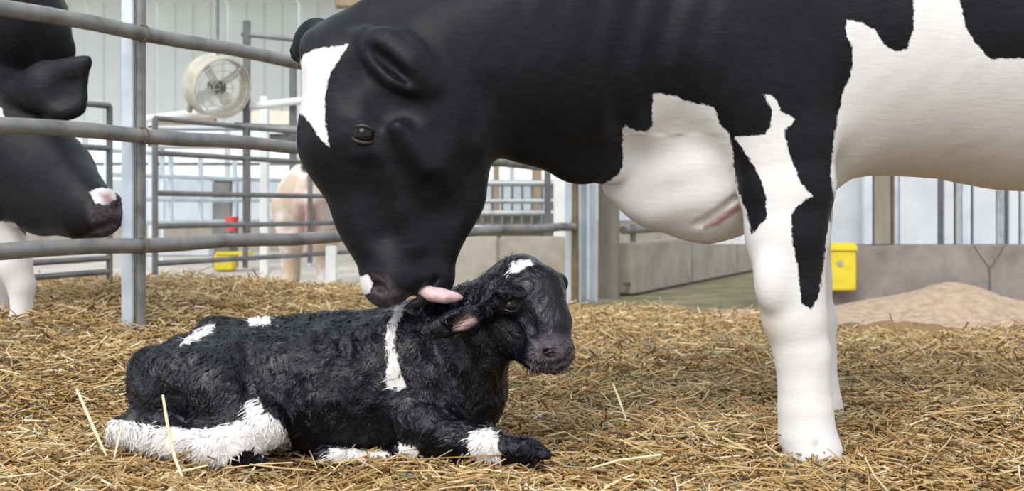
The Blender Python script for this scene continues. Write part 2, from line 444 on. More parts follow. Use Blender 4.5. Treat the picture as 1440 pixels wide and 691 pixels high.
# ------------------------------------------------------------------ low concrete kerb behind, with rail, right of the post
kb = empty('concrete_kerb', (*fl(960), 0), 'low kerb of concrete blocks between the square post and the white foreleg', 'kerb')
pa = Vector((*fl(876, .02), 0)); pb = Vector((*fl(1075, .02), 0)); dk = (pb-pa).normalized(); Lk = (pb-pa).length
ak = math.atan2(dk.y, dk.x); nb = 3
blk = None
for i in range(nb):
    L_ = Lk/nb
    c = pa+dk*(L_*(i+.5)); c.z = .10
    bb = MB().box((0,0,0), (L_-.03, .16, .36), bev=.012).build('block', M['concrete'], kb)
    bb.location = c; bb.rotation_euler.z = ak; bb.matrix_parent_inverse = Matrix.Translation(-kb.location)
rl = MB().sweep([pa+Vector((0,-.02,.37)), pb+Vector((0,-.02,.37))], .03, 10).build('rail', M['rail'], kb)
MB().sweep([pa+Vector((0,-.1,.0)), pb+Vector((0,-.1,.0))], .012, 8).build('lower_rail', M['rust'], kb)
for f_ in (.05, .5, .95):
    p_ = pa+dk*Lk*f_; MB().box((p_.x, p_.y, .34), (.04, .04, .14)).build('bracket', M['rail'], kb)

# low manger wall straight behind the gate
mw = empty('manger_wall', (0, 8.6, 0), 'low pale concrete wall behind the fence, under the lower rail beside the calf head', 'wall')
xx = -1.12
for L_ in (.50, .52, .52):
    MB().box((xx+L_/2, 8.6, .10), (L_-.012, .15, .42), bev=.012).build('block', M['concrete'], mw); xx += L_

# right-hand kerb wall, posts and sheeting
YR = 6.6
rw = empty('kerb_wall', (3, YR, 0), 'low brown-grey concrete wall behind the sawdust heap at right', 'wall')
for i in range(3):
    MB().box((1.72+.85+i*1.7, YR, .10), (1.69, .18, .43), bev=.01).build('block', M['concrete_brown'], rw)
# Y-shaped crack of the wall
ck = MB()
def ck_line(a, b, r=.006):
    ck.tube(P(a[0], a[1], YR-.088), P(b[0], b[1], YR-.088), r, 6)
ck_line((1369,346),(1390,376)); ck_line((1412,346),(1394,376)); ck_line((1391,374),(1392,410), .008)
ck.build('branched_crack', M['dark'], rw)
sw = empty('sheeted_partition', (3, YR+.1, .3), 'partition of pale sheets and steel uprights under the cow belly', 'partition')
def strip(pa_, pb_, mat, name, yy, top=1.6, bot=None, th=.03):
    X0 = (pa_-720)/F*yy; X1 = (pb_-720)/F*yy; z0 = wz(344, yy) if bot is None else bot
    MB().box(((X0+X1)/2, yy, (z0+top)/2), (X1-X0, th, top-z0), bev=.003).build(name, mat, sw)
strip(1000, 1212, M['panel_white'], 'sheet', YR+.12)
strip(1213, 1225, M['galv_light'], 'upright', YR-.02, th=.05)
strip(1225.5, 1249, M['post'], 'upright', YR-.0, th=.10)
strip(1252, 1256, M['rust'], 'upright', YR+.02, th=.05)
strip(1255, 1262, M['galv_light'], 'upright', YR+.05)
for a, b2, m_ in ((1264,1317,'panel_white'),(1327,1340,'panel_white'),(1343,1351,'galv'),(1352,1364,'galv_light'),(1368,1399,'panel_white'),
                (1400,1411,'galv'),(1418,1431,'panel_white'),(1435,1441,'galv_light'),(1446,1500,'panel_white'),(1504,1516,'galv_light'),(1520,1580,'panel_white'),(1586,1640,'panel_white')):
    strip(a, b2, M[m_], 'sheet' if m_ == 'panel_white' else 'upright', YR+.08)
strip(1250, 1650, M['galv'], 'back_sheet', YR+.16)
MB().box((3.2, YR-.02, 1.55), (3.6, .06, .06)).build('top_rail', M['galv'], sw)

# yellow box on the wall
yb = empty('yellow_box', P(1184, 408, YR-.16), 'small yellow plastic box on the low wall just right of the foreleg', 'box')
c = P(1183, 375, YR-.16)
MB().box(c, (.148, .08, .27), bev=.008).build('body', M['yellow'], yb)
MB().box(c+Vector((0, -.045, .105)), (.155, .014, .03), bev=.004).build('lid', M['yellow'], yb)
MB().tube(c+Vector((-.02,-.05,.02)), c+Vector((-.02,-.035,.02)), .016, 14).build('badge', M['galv'], yb)

# ------------------------------------------------------------------ pen gates behind, same direction as the fence
def far_line(px, c0):
    Y = c0/(.492-(px-720)/F); return (px-720)/F*Y, Y
def pen_gate(pa_, pb_, c0, zs, label, ups, r=.016, mat='gate'):
    A = Vector((*far_line(pa_, c0), 0)); B = Vector((*far_line(pb_, c0), 0))
    g = empty('pen_gate', (A.x, A.y, 0), label, 'gate', 'tube gates of the pens behind')
    for z in zs: MB().sweep([A+Vector((0,0,z)), (A+B)/2+Vector((0,0,z-.004)), B+Vector((0,0,z))], r, 10).build('rail', M[mat], g)
    for u in ups:
        p_ = Vector((*far_line(u, c0), 0))
        MB().sweep([p_+Vector((0,0,min(zs)-.06)), p_+Vector((0,0,max(zs)+.0))], r*1.05, 10).build('upright', M[mat], g)
    return g
C0 = 6.2*(.492-(218-720)/F)
pen_gate(218, 560, C0, (1.02, .83, .61, .43, .226), 'grey tube gate behind the fence, between the steel post and the cow face', (218, 345, 436, 560))
pen_gate(-120, 154, C0, (1.06, .84, .27, .20), 'grey tube gate behind the dark cow muzzle at left', (-120, 30, 154))
C1 = 10.5*(.492-(300-720)/F)
pen_gate(150, 480, C1, (1.0, .8, .6, .4), 'more distant pale tube gate seen through the nearer one', (150, 240, 282, 330, 372, 410), .022, 'galv_light')

# tall dark posts with hanging pipe
tp = empty('tall_frame', P(347, 400, 9.0), 'tall dark steel frame standing beside the barn fan', 'frame')
MB().box(P(347, 185, 9.0), (.05, .05, 1.75)).build('post', M['dark'], tp)
MB().box(P(412, 185, 9.1), (.05, .05, 1.15)).build('post', M['dark'], tp)
a_, b_ = P(340, 48, 9.0), P(440, 58, 9.0)
MB().sweep([a_, b_], .02, 8).build('crossbar', M['gate'], tp)
a_, b_ = P(200, 168, 8.95), P(455, 138, 9.05)
tag(MB().sweep([a_, b_], .03, 10).build('white_pipe', M['white_pipe']), 'long white pipe running level below the barn fan', 'pipe')
a_, b_ = P(330, 177, 8.95), P(480, 186, 8.95)
MB().sweep([a_, b_], .03, 10).build('crossbar', M['gate'], tp)

# barn fan
fc = P(306, 122, 8.8)
fan = empty('barn_fan', fc, 'round dusty beige barn fan hanging below the ceiling at left', 'fan')
FR = Matrix.Rotation(math.radians(-12), 3, 'Y') @ Matrix.Rotation(math.radians(38), 3, 'Z') @ Matrix.Rotation(math.radians(90+22), 3, 'X') @ Matrix.Rotation(0, 3, 'Z')
def fp(x, y, z): return fc + FR @ Vector((x, y, z))
m_ = MB()
n = 40
rings = []
for (r_, z_) in ((.235, -.10), (.245, -.10), (.222, .02), (.235, .10), (.225, .10), (.212, .02)):
    rings.append([m_.bm.verts.new(fp(r_*math.cos(2*math.pi*i/n), r_*math.sin(2*math.pi*i/n), z_)) for i in range(n)])
for A, B in zip(rings, rings[1:]+rings[:1]):
    for i in range(n): m_.bm.faces.new((A[i], A[(i+1)%n], B[(i+1)%n], B[i]))
m_.build('cowl', M['fan'], fan)
g_ = MB()
for r_ in (.08, .14, .2): g_.torus(fc+FR@Vector((0,0,.1)), r_, .004, rot=FR, n=32, k=5)
for i in range(8):
    a = i*math.pi/4; g_.tube(fp(.03*math.cos(a), .03*math.sin(a), .1), fp(.235*math.cos(a), .235*math.sin(a), .1), .004, 5)
g_.build('guard', M['fan'], fan)
for i in range(4):
    a = i*math.pi/2+.5
    R2 = FR @ Matrix.Rotation(a, 3, 'Z') @ Matrix.Rotation(.5, 3, 'X')
    MB().box(fc+FR@(Matrix.Rotation(a,3,'Z')@Vector((.11,0,0))), (.17, .085, .006), rot=R2, bev=.002).build('blade', M['white_pipe'], fan)
MB().tube(fp(0,0,-.09), fp(0,0,.05), .05, 18).build('motor', M['dark'], fan)
MB().tube(fc+Vector((-.2,0,-.1)), fc+Vector((-.22,0,-.2)), .022, 10).build('bracket', M['post'], fan)
MB().tube(fc+Vector((0,0,.23)), fc+Vector((0,0,1.3)), .012, 8).build('hanger', M['gate'], fan)

# feed barrier and posts behind the gate, right of the cow face
fb = empty('feed_barrier', P(720, 335, 11), 'grey feed barrier with many short bars behind the fence, below the cow throat', 'barrier')
for z, r_ in ((wz(258,11),.03),(wz(283,11),.025),(wz(300,11),.03),(wz(322,11),.04)):
    MB().sweep([(-1.2,11,z),(.42,11,z)], r_, 8).build('rail', M['galv'], fb)
for i in range(17):
    x = -1.15+i*.096
    MB().tube((x,11,wz(328,11)), (x,11,wz(258,11)), .016, 6).build('bar', M['gate'], fb)
MB().box((-.4, 11.1, .32), (1.6,.05,.28)).build('trough_board', M['concrete'], fb)
for x in (-1.2, -.4, .42): MB().tube((x,11,-.1), (x,11,wz(258,11)), .03, 8).build('leg', M['galv'], fb)
for px_, w_, m_, y_, lb in ((755,.11,'timber',13,'brown timber post under the cow throat, in front of the bright opening'),
                            (698,.07,'timber',13.5,'thin brown timber post close to the cow jaw, in front of the bright opening'),
                            (787,.10,'white_pipe',9.6,'white steel upright just left of the square post'),
                            (770,.055,'dark',9.8,'thin dark upright left of the white upright behind the fence'),
                            (372,.07,'white_pipe',9.7,'white steel upright left of the pale distant cow'),
                            (466,.07,'white_pipe',7.6,'short white leg post right of the pale distant cow')):
    top = 1.5 if px_ not in (466,) else .3
    tag(MB().box(((px_-720)/F*y_, y_, top/2-.05), (w_, w_, top+.05), bev=.006).build('barn_post', M[m_]), lb, 'post')

# clutter in the far pens
db = empty('grey_bin', P(318, 381, 11), 'dark grey upright bin beyond the pen gate', 'bin')
MB().box(P(317, 317, 11), (.20, .24, .86), bev=.02).build('body', M['gate'], db)
MB().box(P(317, 253, 11), (.23, .27, .035), bev=.008).build('lid', M['dark'], db)
rb = empty('red_bucket', P(326, 325, 9.0), 'small red bucket beside the dark grey bin', 'bucket')
MB().tube(P(326, 325, 9.0), P(326, 307, 9.0), .04, 16, .052).build('body', M['red'], rb)
MB().torus(P(326, 306, 9.0), .05, .006, n=20, k=6).build('rim', M['red'], rb)
yb2 = empty('yellow_trough', P(316, 381, 11), 'yellow plastic trough on the floor behind the pen gate', 'trough')
MB().box(P(317, 368, 10.9), (.19, .16, .17), bev=.015).build('body', M['yellow'], yb2)
MB().box(P(330, 356, 10.9), (.32, .20, .03), bev=.006).build('rim', M['yellow'], yb2)
sr = empty('storage_rack', (-2.9, 12, -.09), 'pale storage rack with two shelves far behind the middle rail', 'rack')
for x_ in (-3.75, -2.1):
    for y_ in (11.8, 12.2): MB().box((x_, y_, .68), (.04, .04, 1.54)).build('upright', M['galv_light'], sr)
for z_ in (1.36, 1.17): MB().box((-2.93, 12, z_), (1.75, .44, .03), bev=.004).build('shelf', M['panel_white'], sr)
tag(MB().box((P(385,167,12).x, 12, 1.455), (.42, .3, .158), bev=.02).build('cream_crate', M['cream']), 'cream crate high up behind the tall dark frame', 'crate')
tag(MB().box((P(262,183,12).x, 12, 1.425), (.62, .12, .10), bev=.01).build('timber_beam', M['timber']), 'short brown timber beam just above the middle rail', 'beam')
tag(MB().box((P(395,193,12).x, 12, 1.245), (.30, .2, .11), bev=.02).build('dark_crate', M['dark']), 'dark crate below the cream crate', 'crate')
tag(MB().box(P(250, 352, 7.4), (.45, .1, .08), bev=.01).build('grey_plank', M['panel_white']), 'pale plank lying low behind the pen gate', 'plank')
tag(MB().box(P(512, 3, 10), (.5, .12, .1), bev=.01).build('ceiling_bracket', M['timber']), 'short brown beam end above the cow poll', 'beam')

# ------------------------------------------------------------------ straw bed
nxg, nyg = 220, 190
gx = np.linspace(-5.5, 4.5, nxg); gy = np.concatenate([np.linspace(.6, 3.6, 120), np.linspace(3.65, 7.0, 70)])
XX, YY = np.meshgrid(gx, gy, indexing='ij')
ZZ = gz(XX, YY)-.012
V3 = np.stack([XX.ravel(), YY.ravel(), ZZ.ravel()], 1)
ZZ = ZZ+(wnoise(V3, 14, 3, 3)*.012).reshape(ZZ.shape)
edge = np.where(XX < -.3, 6.5, 6.15)+.15*np.sin(XX*2.1)
ZZ = np.where(YY > edge, np.maximum(ZZ-(YY-edge)*1.2, -.12), ZZ)
V3[:,2] = ZZ.ravel()
ii = np.arange(nxg*len(gy)).reshape(nxg, len(gy))
Qg = np.stack([ii[:-1,:-1].ravel(), ii[1:,:-1].ravel(), ii[1:,1:].ravel(), ii[:-1,1:].ravel()], 1)
me = bpy.data.meshes.new('straw_litter'); me.from_pydata(V3.tolist(), [], Qg.tolist())
me.polygons.foreach_set('use_smooth', [True]*len(me.polygons))
m_, t, b = new_mat('straw_litter', rough=.95)
f1 = noise_tex(t, 60, 8, rough=.75); f2 = noise_tex(t, 2.5, 3)
c1 = ramp(t, f1, [(.3,(.12,.06,.02)),(.48,(.32,.18,.065)),(.6,(.46,.29,.12)),(.72,(.60,.44,.22))])
c2 = ramp(t, f1, [(.3,(.08,.06,.03)),(.5,(.21,.165,.085)),(.7,(.38,.30,.18))])
mx = nd(t, 'ShaderNodeMix', data_type='RGBA'); t.links.new(ramp(t, f2, [(.42,(0,0,0)),(.6,(1,1,1))]), mx.inputs[0])
t.links.new(c1, mx.inputs[6]); t.links.new(c2, mx.inputs[7]); t.links.new(mx.outputs[2], b.inputs['Base Color'])
bump(t, b, f1, .9, .02)
tag(link_mesh('straw_litter', me, m_), 'matted golden straw litter covering the pen floor', 'straw', kind='stuff')

straw_m, t, b = new_mat('straw', rough=.55)
at_ = nd(t, 'ShaderNodeAttribute'); at_.attribute_name = 'tint'
t.links.new(ramp(t, at_.outputs['Fac'], [(0,(.12,.06,.02)),(.18,(.30,.165,.055)),(.4,(.46,.285,.11)),(.62,(.56,.385,.17)),(.8,(.68,.52,.28)),(.93,(.80,.69,.48)),(1,(.29,.26,.15))]), b.inputs['Base Color'])
b.inputs['Specular IOR Level'].default_value = .35

def build_straws(name, x, y, z, length, width, yaw, pitch, tint, curve):
    """each stalk is a three-sided bent tube of two joints; all in one mesh"""
    n = len(x); T = np.array([-.5, 0, .5])
    dx = np.cos(yaw)*np.cos(pitch); dy = np.sin(yaw)*np.cos(pitch); dz = np.sin(pitch)
    D = np.stack([dx, dy, dz], 1); Sd = np.stack([-np.sin(yaw), np.cos(yaw), 0*yaw], 1)
    U = np.cross(D, Sd); U = U*np.sign(U[:,2:3]+1e-9)
    C = np.stack([x, y, z], 1)
    verts = np.zeros((n, 3, 3, 3))
    for j, tt in enumerate(T):
        base = C+D*(tt*length)[:,None]+Sd*(curve*length*(.25-tt*tt)*2)[:,None]-U*(abs(curve)*.3*length*(tt*tt))[:,None]
        for k in range(3):
            a = 2*math.pi*k/3+1.57
            verts[:, j, k] = base+(Sd*math.cos(a)+U*math.sin(a)*.75)*(width/2)[:,None]
    verts = verts.reshape(-1, 3)
    o = np.arange(n)[:,None]*9; q = []
    for j in range(2):
        for k in range(3):
            k2 = (k+1)%3; q.append(np.concatenate([o+j*3+k, o+j*3+k2, o+(j+1)*3+k2, o+(j+1)*3+k], 1))
    q = np.concatenate(q)
    me = bpy.data.meshes.new(name)
    me.vertices.add(len(verts)); me.vertices.foreach_set('co', verts.astype(np.float32).ravel())
    me.loops.add(q.size); me.loops.foreach_set('vertex_index', q.astype(np.int32).ravel())
    me.polygons.add(len(q)); me.polygons.foreach_set('loop_start', np.arange(0, q.size, 4, dtype=np.int32))
    me.update(calc_edges=True)
    a = me.attributes.new('tint', 'FLOAT', 'POINT'); a.data.foreach_set('value', np.repeat(tint, 9).astype(np.float32))
    return link_mesh(name, me, straw_m)
def straw_field(name, n, ya, yb, lmin, lmax, wmin, wmax, pit, lift, seed, label):
    r = np.random.default_rng(seed)
    y = (ya**.8+(yb**.8-ya**.8)*r.random(n))**(1/.8)
    x = (r.random(n)*2-1)*(y*.5+.55)
    ed = np.where(x < -.3, 6.5, 6.1)+.12*np.sin(x*2.1)
    k = y < ed-.05; x, y = x[k], y[k]
    # sparse where the sawdust lies
    k = ~((x > 1.45) & (y > 5.1) & (r.random(len(x)) < .97)); x, y = x[k], y[k]; n = len(x)
    V_ = np.stack([x, y, 0*x], 1)
    cl = wnoise(V_, 9, seed+1, 2)
    z = gz(x, y)+r.random(n)*lift*(.6+.6*np.clip(cl+.5, 0, 1.6))+cl*.01
    L = lmin+(lmax-lmin)*r.random(n)**2.2; W = wmin+(wmax-wmin)*r.random(n)
    yaw = r.random(n)*2*math.pi+.0; pi_ = r.normal(0, pit, n)
    z = z+np.abs(np.sin(pi_))*L*.38
    # tones drift in patches: olive-grey to the middle right, golden elsewhere
    mid = np.exp(-((x-.5)**2/.9+(y-3.6)**2/1.2))
    ti = np.clip(r.normal(.48, .25, n)+cl*.16-.10*mid, 0, .92)
    ti = np.where(r.random(n) < .05+.22*mid, 1.0, ti)
    o = build_straws(name, x, y, z, L, W, yaw, pi_, ti, r.normal(0, .12, n))
    return tag(o, label, 'straw', kind='stuff')
straw_field('loose_straw', 60000, 1.7, 3.3, .012, .085, .003, .0066, .25, .028, 11, 'loose golden straw stalks around the calf and in the foreground')
straw_field('scattered_straw', 48000, 3.2, 6.6, .02, .10, .004, .0085, .28, .035, 12, 'scattered straw stalks of the farther bed as far as the fence and kerbs')
straw_field('long_straw', 900, 1.75, 3.6, .10, .22, .003, .0055, .10, .045, 13, 'longer pale straw stalks strewn on top of the near bed')

# sawdust heap
nx_, ny_ = 90, 40
sx = np.linspace(1.1, 4.2, nx_); sy_ = np.linspace(5.0, 6.46, ny_)
SX, SY = np.meshgrid(sx, sy_, indexing='ij')
env = np.exp(-((SY-6.0)/.42)**2)
hgt = (.02+.105*np.exp(-((SX-2.33)/.24)**2)+.045*np.exp(-((SX-2.0)/.3)**2)+.05/(1+np.exp(-(SX-2.5)*5))+.035)*env-.035
SZ = gz(SX, SY)+hgt
SV = np.stack([SX.ravel(), SY.ravel(), SZ.ravel()], 1); SV[:,2] += wnoise(SV, 18, 5, 3)*.006
ii = np.arange(nx_*ny_).reshape(nx_, ny_)
Qs = np.stack([ii[:-1,:-1].ravel(), ii[1:,:-1].ravel(), ii[1:,1:].ravel(), ii[:-1,1:].ravel()], 1)
me = bpy.data.meshes.new('sawdust_heap'); me.from_pydata(SV.tolist(), [], Qs.tolist()); me.polygons.foreach_set('use_smooth', [True]*len(me.polygons))
tag(link_mesh('sawdust_heap', me, M['sawdust']), 'heap of pinkish sawdust along the low wall at right', 'sawdust', kind='stuff')
# paler chaff drift left of the leg
sx = np.linspace(.75, 1.75, 50); sy_ = np.linspace(5.2, 6.3, 30)
SX, SY = np.meshgrid(sx, sy_, indexing='ij')
SZ = gz(SX, SY)+.05*np.exp(-((SX-1.2)/.35)**4-((SY-5.85)/.32)**2)-.028
SV = np.stack([SX.ravel(), SY.ravel(), SZ.ravel()], 1); SV[:,2] += wnoise(SV, 22, 8, 3)*.008
ii = np.arange(1500).reshape(50, 30)
Qs = np.stack([ii[:-1,:-1].ravel(), ii[1:,:-1].ravel(), ii[1:,1:].ravel(), ii[:-1,1:].ravel()], 1)
me = bpy.data.meshes.new('sawdust_drift'); me.from_pydata(SV.tolist(), [], Qs.tolist()); me.polygons.foreach_set('use_smooth', [True]*len(me.polygons))
tag(link_mesh('sawdust_drift', me, M['sawdust']), 'thin drift of pale sawdust left of the foreleg', 'sawdust', kind='stuff')

# ------------------------------------------------------------------ eyes
def add_eye(body, px, py, r_px, parent, tilt=0, near=None, far=None, lidmat='lid', asp=1.05, out=.66):
    p_ = body.surf(px, py, near, far); r = r_px*p_.y/F
    rot = Matrix.Rotation(math.radians(tilt), 3, 'Y')
    c = p_+Vector((0, r*out, 0))
    MB().sphere(c, r, seg=28).build('eyeball', M['horn'], parent)
    lid = MB()
    for sgn, th, h in ((1, .15, .62), (-1, .12, .55)):      # upper and lower lid, hugging the ball
        pts = []
        for i in range(17):
            a = math.pi*i/16
            v = Vector((math.cos(a)*.98, 0, sgn*math.sin(a)*h*asp)); v.y = -math.sqrt(max(.03, 1.02-v.x**2-v.z**2))
            pts.append(c+rot@(v*r))
        lid.sweep(pts, [r*(.05+th*.8*math.sin(math.pi*i/16)) for i in range(17)], 8)
    lid.build('eyelid', M[lidmat], parent)

def far_eye(body, px, py, r_px, parent):
    ys = np.linspace(1.6, 4.6, 1500); pts = np.stack([(px-720)/F*ys, ys, CH+(HZ-py)/F*ys], 1)
    d = np.flatnonzero(body.at(pts) < 0)
    r = r_px*pts[d[-1]][1]/F
    MB().sphere(Vector(pts[d[-1]])-Vector((0, r*.5, 0)), r).build('eyeball', M['horn'], parent)

# ------------------------------------------------------------------ mother cow
cow = empty('cow', (.9, 2.65, 0), 'large black and white cow bending down to lick the calf', 'cow')
B = Body(); Yc = 2.65
# trunk
B.limb([(1120,40,Yc,205,.74),(1260,24,Yc,216,.90),(1440,41,Yc,221,1.02),(1600,48,Yc,222,1.05),(1740,10,Yc,200,.95),(1850,-40,Yc,140,1.0)], k=.05)
B.limb([(980,-110,Yc,70,.55),(1100,-125,Yc,80,.6),(1500,-120,Yc,80,.7),(1850,-110,Yc,70,.9)], k=.08)
B.limb([(1010,60,Yc,180,.72),(1060,90,Yc,190,.74)], k=.08)
# brisket
B.limb([(925,240,Yc-.02,72,.75),(985,235,Yc-.02,102,.85),(1090,225,Yc,88,.9)], k=.05)
B.limb([(868,262,2.60,16,.7),(920,270,2.60,40,.8)], k=.04)
for q in range(9): B.pit(982+q*7.5, 316-q*4-.2*q*q, 7, 8, 2.6, rot=-30, k=.012, near=2.0, far=2.75)
# neck
B.limb([(622,98,2.42,112,.72),(760,48,2.50,162,.62),(930,20,2.60,200,.66)], k=.06)
B.limb([(700,150,2.43,60,.5),(825,208,2.52,44,.45),(850,225,2.55,28,.5)], k=.05)
B.limb([(520,50,2.42,50,.6),(700,-30,2.46,75,.5),(960,-110,2.6,90,.5)], k=.06)
# neck folds
# head
B.limb([(490,98,2.41,66,1.0),(502,195,2.40,78,.86)], k=.04)          # skull
B.limb([(502,200,2.40,76,.80),(536,300,2.39,60,.74),(560,380,2.39,50,.95)], k=.04)    # nose bridge
B.limb([(625,175,2.41,78,.72),(625,270,2.40,50,.62),(608,372,2.39,30,.8)], k=.05)     # jaw
B.blob((590,190,2.335), 92, 30, 88, k=.05)                                # cheek muscle
B.blob((558,398,2.39), 48, 50, 36, k=.03)                                 # muzzle
B.blob((603,396,2.39), 33, 34, 26, k=.03)                                 # chin
B.limb([(555,432,2.33,5,1),(590,405,2.32,6,1),(612,378,2.315,4,1)], k=.012, sub=True)   # mouth line
B.limb([(555,432,2.39,6,5),(606,404,2.39,4,5)], k=.014, sub=True)
B.blob((534,404,2.325), 12, 14, 7, rot=35, k=.014, sub=True)               # nostrils
B.blob((534,404,2.455), 12, 14, 7, rot=35, k=.014, sub=True)
B.blob((512,188,2.325), 30, 20, 26, k=.03)                                # brow / orbit
B.blob((505,170,2.315), 30, 12, 9, rot=15, k=.02)
B.limb([(486,205,2.325,7,1),(508,218,2.31,8,1),(530,212,2.31,7,1)], k=.02)
B.blob((553,150,2.278), 22, 14, 20, k=.05, sub=True)
B.limb([(540,228,2.305,10,1),(562,300,2.332,7,1),(582,345,2.338,5,1)], k=.045)
B.limb([(520,245,2.28,8,1),(538,330,2.312,8,1)], k=.05, sub=True)
B.limb([(690,130,2.28,14,1),(665,240,2.31,10,1),(640,300,2.33,8,1)], k=.05, sub=True)   # facial crest
B.limb([(560,225,2.262,8,1),(605,275,2.29,7,1)], k=.05, sub=True)
B.limb([(478,60,2.42,34,1.2),(450,66,2.42,28,1.2)], k=.03)                # poll
for q in range(12):                                                      # mouth line
    u_ = q/11; B.pit(540+70*u_, 432-4*u_-34*u_*u_, 6, 12, 4, rot=-20, k=.008)
B.limb([(560,180,2.27,8,1),(600,235,2.29,8,1)], k=.05)
# far ear, near ear
B.limb([(478,60,2.50,24,.6),(444,62,2.60,34,.45),(424,72,2.66,18,.4)], k=.02)
B.limb([(520,54,2.33,18,.8),(545,70,2.30,25,.5),(575,95,2.285,26,.5),(604,118,2.29,10,.6)], k=.035)
B.blob((540,84,2.262), 54, 26, 13, rot=40, k=.014, sub=True)
# near foreleg
B.limb([(1040,50,2.44,120,.45),(1100,190,2.45,74,.60)], k=.06)
B.limb([(1100,190,2.45,72,.62),(1105,260,2.46,66,.7),(1106,330,2.46,58,.8),(1111,410,2.46,46,.9),(1116,445,2.46,43,.9),(1128,500,2.46,36,.9),(1133,580,2.46,36,.95),(1135,612,2.46,38,1),(1144,640,2.45,38,1),(1144,668,2.45,44,1)], k=.015)
B.blob((1085,395,2.42), 24, 22, 40, k=.03)                                 # front of the knee
B.limb([(1147,625,2.40,3,1),(1150,690,2.40,4,1)], k=.01, sub=True)         # cleft of the hoof
# far foreleg
B.limb([(1100,150,2.83,70,.6),(1118,300,2.85,48,.8),(1128,395,2.85,38,.9),(1146,450,2.85,28,.9),(1152,550,2.85,27,.9),(1153,575,2.85,31,1),(1158,615,2.85,33,1)], k=.02)
# hind legs, udder, tail (beyond the frame)
for yy in (2.44, 2.86):
    kx = 2.65/yy
    B.limb([(1790,20,yy,120,.5),(1770,180,yy,80,.6),(1850,330,yy,50,.7),(1830,480,yy,34,.9),(1820,560,yy,34,1),(1805,610 if yy < 2.6 else 575,yy,40,1)], k=.03)
B.blob((1730,270,Yc), 90, 90, 70, k=.04)
B.limb([(1960,-80,Yc,20,1),(1990,100,Yc,16,1),(1985,380,Yc,22,1)], k=.03)
WH = [
 # forehead blaze
 [(415,98),(428,76),(450,68),(490,63),(478,82),(464,105),(457,135),(457,165),(463,207),(452,198),(438,176),(424,160),(405,160),(405,90)],
 # chest
 [(918,131),(950,135),(972,145),(1003,150),(1014,178),(1027,190),(1036,262),(1050,300),(1060,345),(1060,420),(840,420),(800,300),(830,268),(852,258),(868,247),(876,234),(875,182),(880,176),(893,184),(910,186),(917,178)],
 # foreleg
 [(1072,131),(1088,136),(1100,158),(1118,167),(1103,184),(1110,215),(1125,255),(1142,276),(1124,287),(1112,302),(1114,340),(1121,375),(1128,428),(1140,435),(1150,420),(1157,385),(1162,340),(1166,305),(1172,330),(1200,430),(1230,760),(1040,760),(1040,430),(1030,346),(1050,337),(1078,308),(1077,275),(1066,242),(1050,218),(1033,193),(1075,190),(1083,180),(1085,155)],
 # trunk
 [(1190,27),(1212,32),(1230,42),(1243,62),(1258,72),(1276,70),(1285,40),(1285,0),(1292,-60),(1330,-120),(1346,-60),(1350,0),(1358,38),(1372,62),(1392,83),(1440,82),(1560,110),(1700,90),(1790,150),(1900,330),(2000,760),(1700,760),(1500,420),(1178,330),(1168,240),(1172,200),(1180,155),(1186,125),(1197,108),(1200,66),(1190,50)],
]
def cow_coat(V, px, py):
    w_ = multi_sd(px, py, WH)
    far = (V[:,1] > 2.74) & (V[:,2] < .60) & (V[:,0] < 1.3); w_ = np.where(far, -30, w_)
    nosew = multi_sd(px, py, [[(504,388),(518,387),(525,399),(520,412),(508,416),(498,400)]])
    w_ = np.minimum(w_, nosew)
    n_ = multi_sd(px, py, [[(495,415),(512,385),(545,390),(560,410),(580,415),(600,425),(600,450),(520,450)]])
    n_ = np.where(nosew < 3, 10, n_)
    blk = multi_sd(px, py, [[(470,55),(500,40),(660,120),(600,140)]])
    p_ = multi_sd(px, py, [[(985,318),(1010,300),(1040,282),(1044,296),(1012,318),(990,326)]])*2+4
    st = .55*np.exp(-((px-1082)/22)**2-((py-462)/32)**2)+.22*np.exp(-((px-1330)/190)**2-((py-215)/45)**2)  # knee stain; belly underside tinted with painted warm bounce off the straw
    return {'white_sd': w_, 'nose_sd': n_, 'pink_sd': p_, 'stain_bounce': st}
def cow_disp(V, Q):
    N = vnormals(V, Q)
    d = wnoise(V, 9, 21, 3)*.0045
    # skin folds of neck and brisket
    px = 720+F*V[:,0]/V[:,1]; py = HZ-F*(V[:,2]-CH)/V[:,1]
    m = np.exp(-((px-905)/95)**2)*(py < 190)
    d = d+m*.0035*np.sin((px+.12*py)/8.5+1.5*np.sin(py/60))
    m2 = np.exp(-((px-960)/75)**2-((py-270)/60)**2)
    d = d+m2*.0022*np.sin((py+.30*px)/9.0)
    return V+N*d[:,None]
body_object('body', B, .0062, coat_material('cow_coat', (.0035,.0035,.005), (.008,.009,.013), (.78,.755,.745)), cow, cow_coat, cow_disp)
add_eye(B, 511, 190, 19, cow, tilt=12)
far_eye(B, 508, 190, 19, cow)
# tongue licking the calf
tg = MB().sweep([P(566,398,2.39), P(590,407,2.375), P(610,413,2.36), P(628,417,2.355), P(642,418,2.36), P(650,419,2.365)], [.014,.0165,.0175,.015,.010,.004], 16)
for v in tg.bm.verts: v.co.y = 2.37+(v.co.y-2.37)*1.6
tg.build('tongue', M['tongue'], cow)

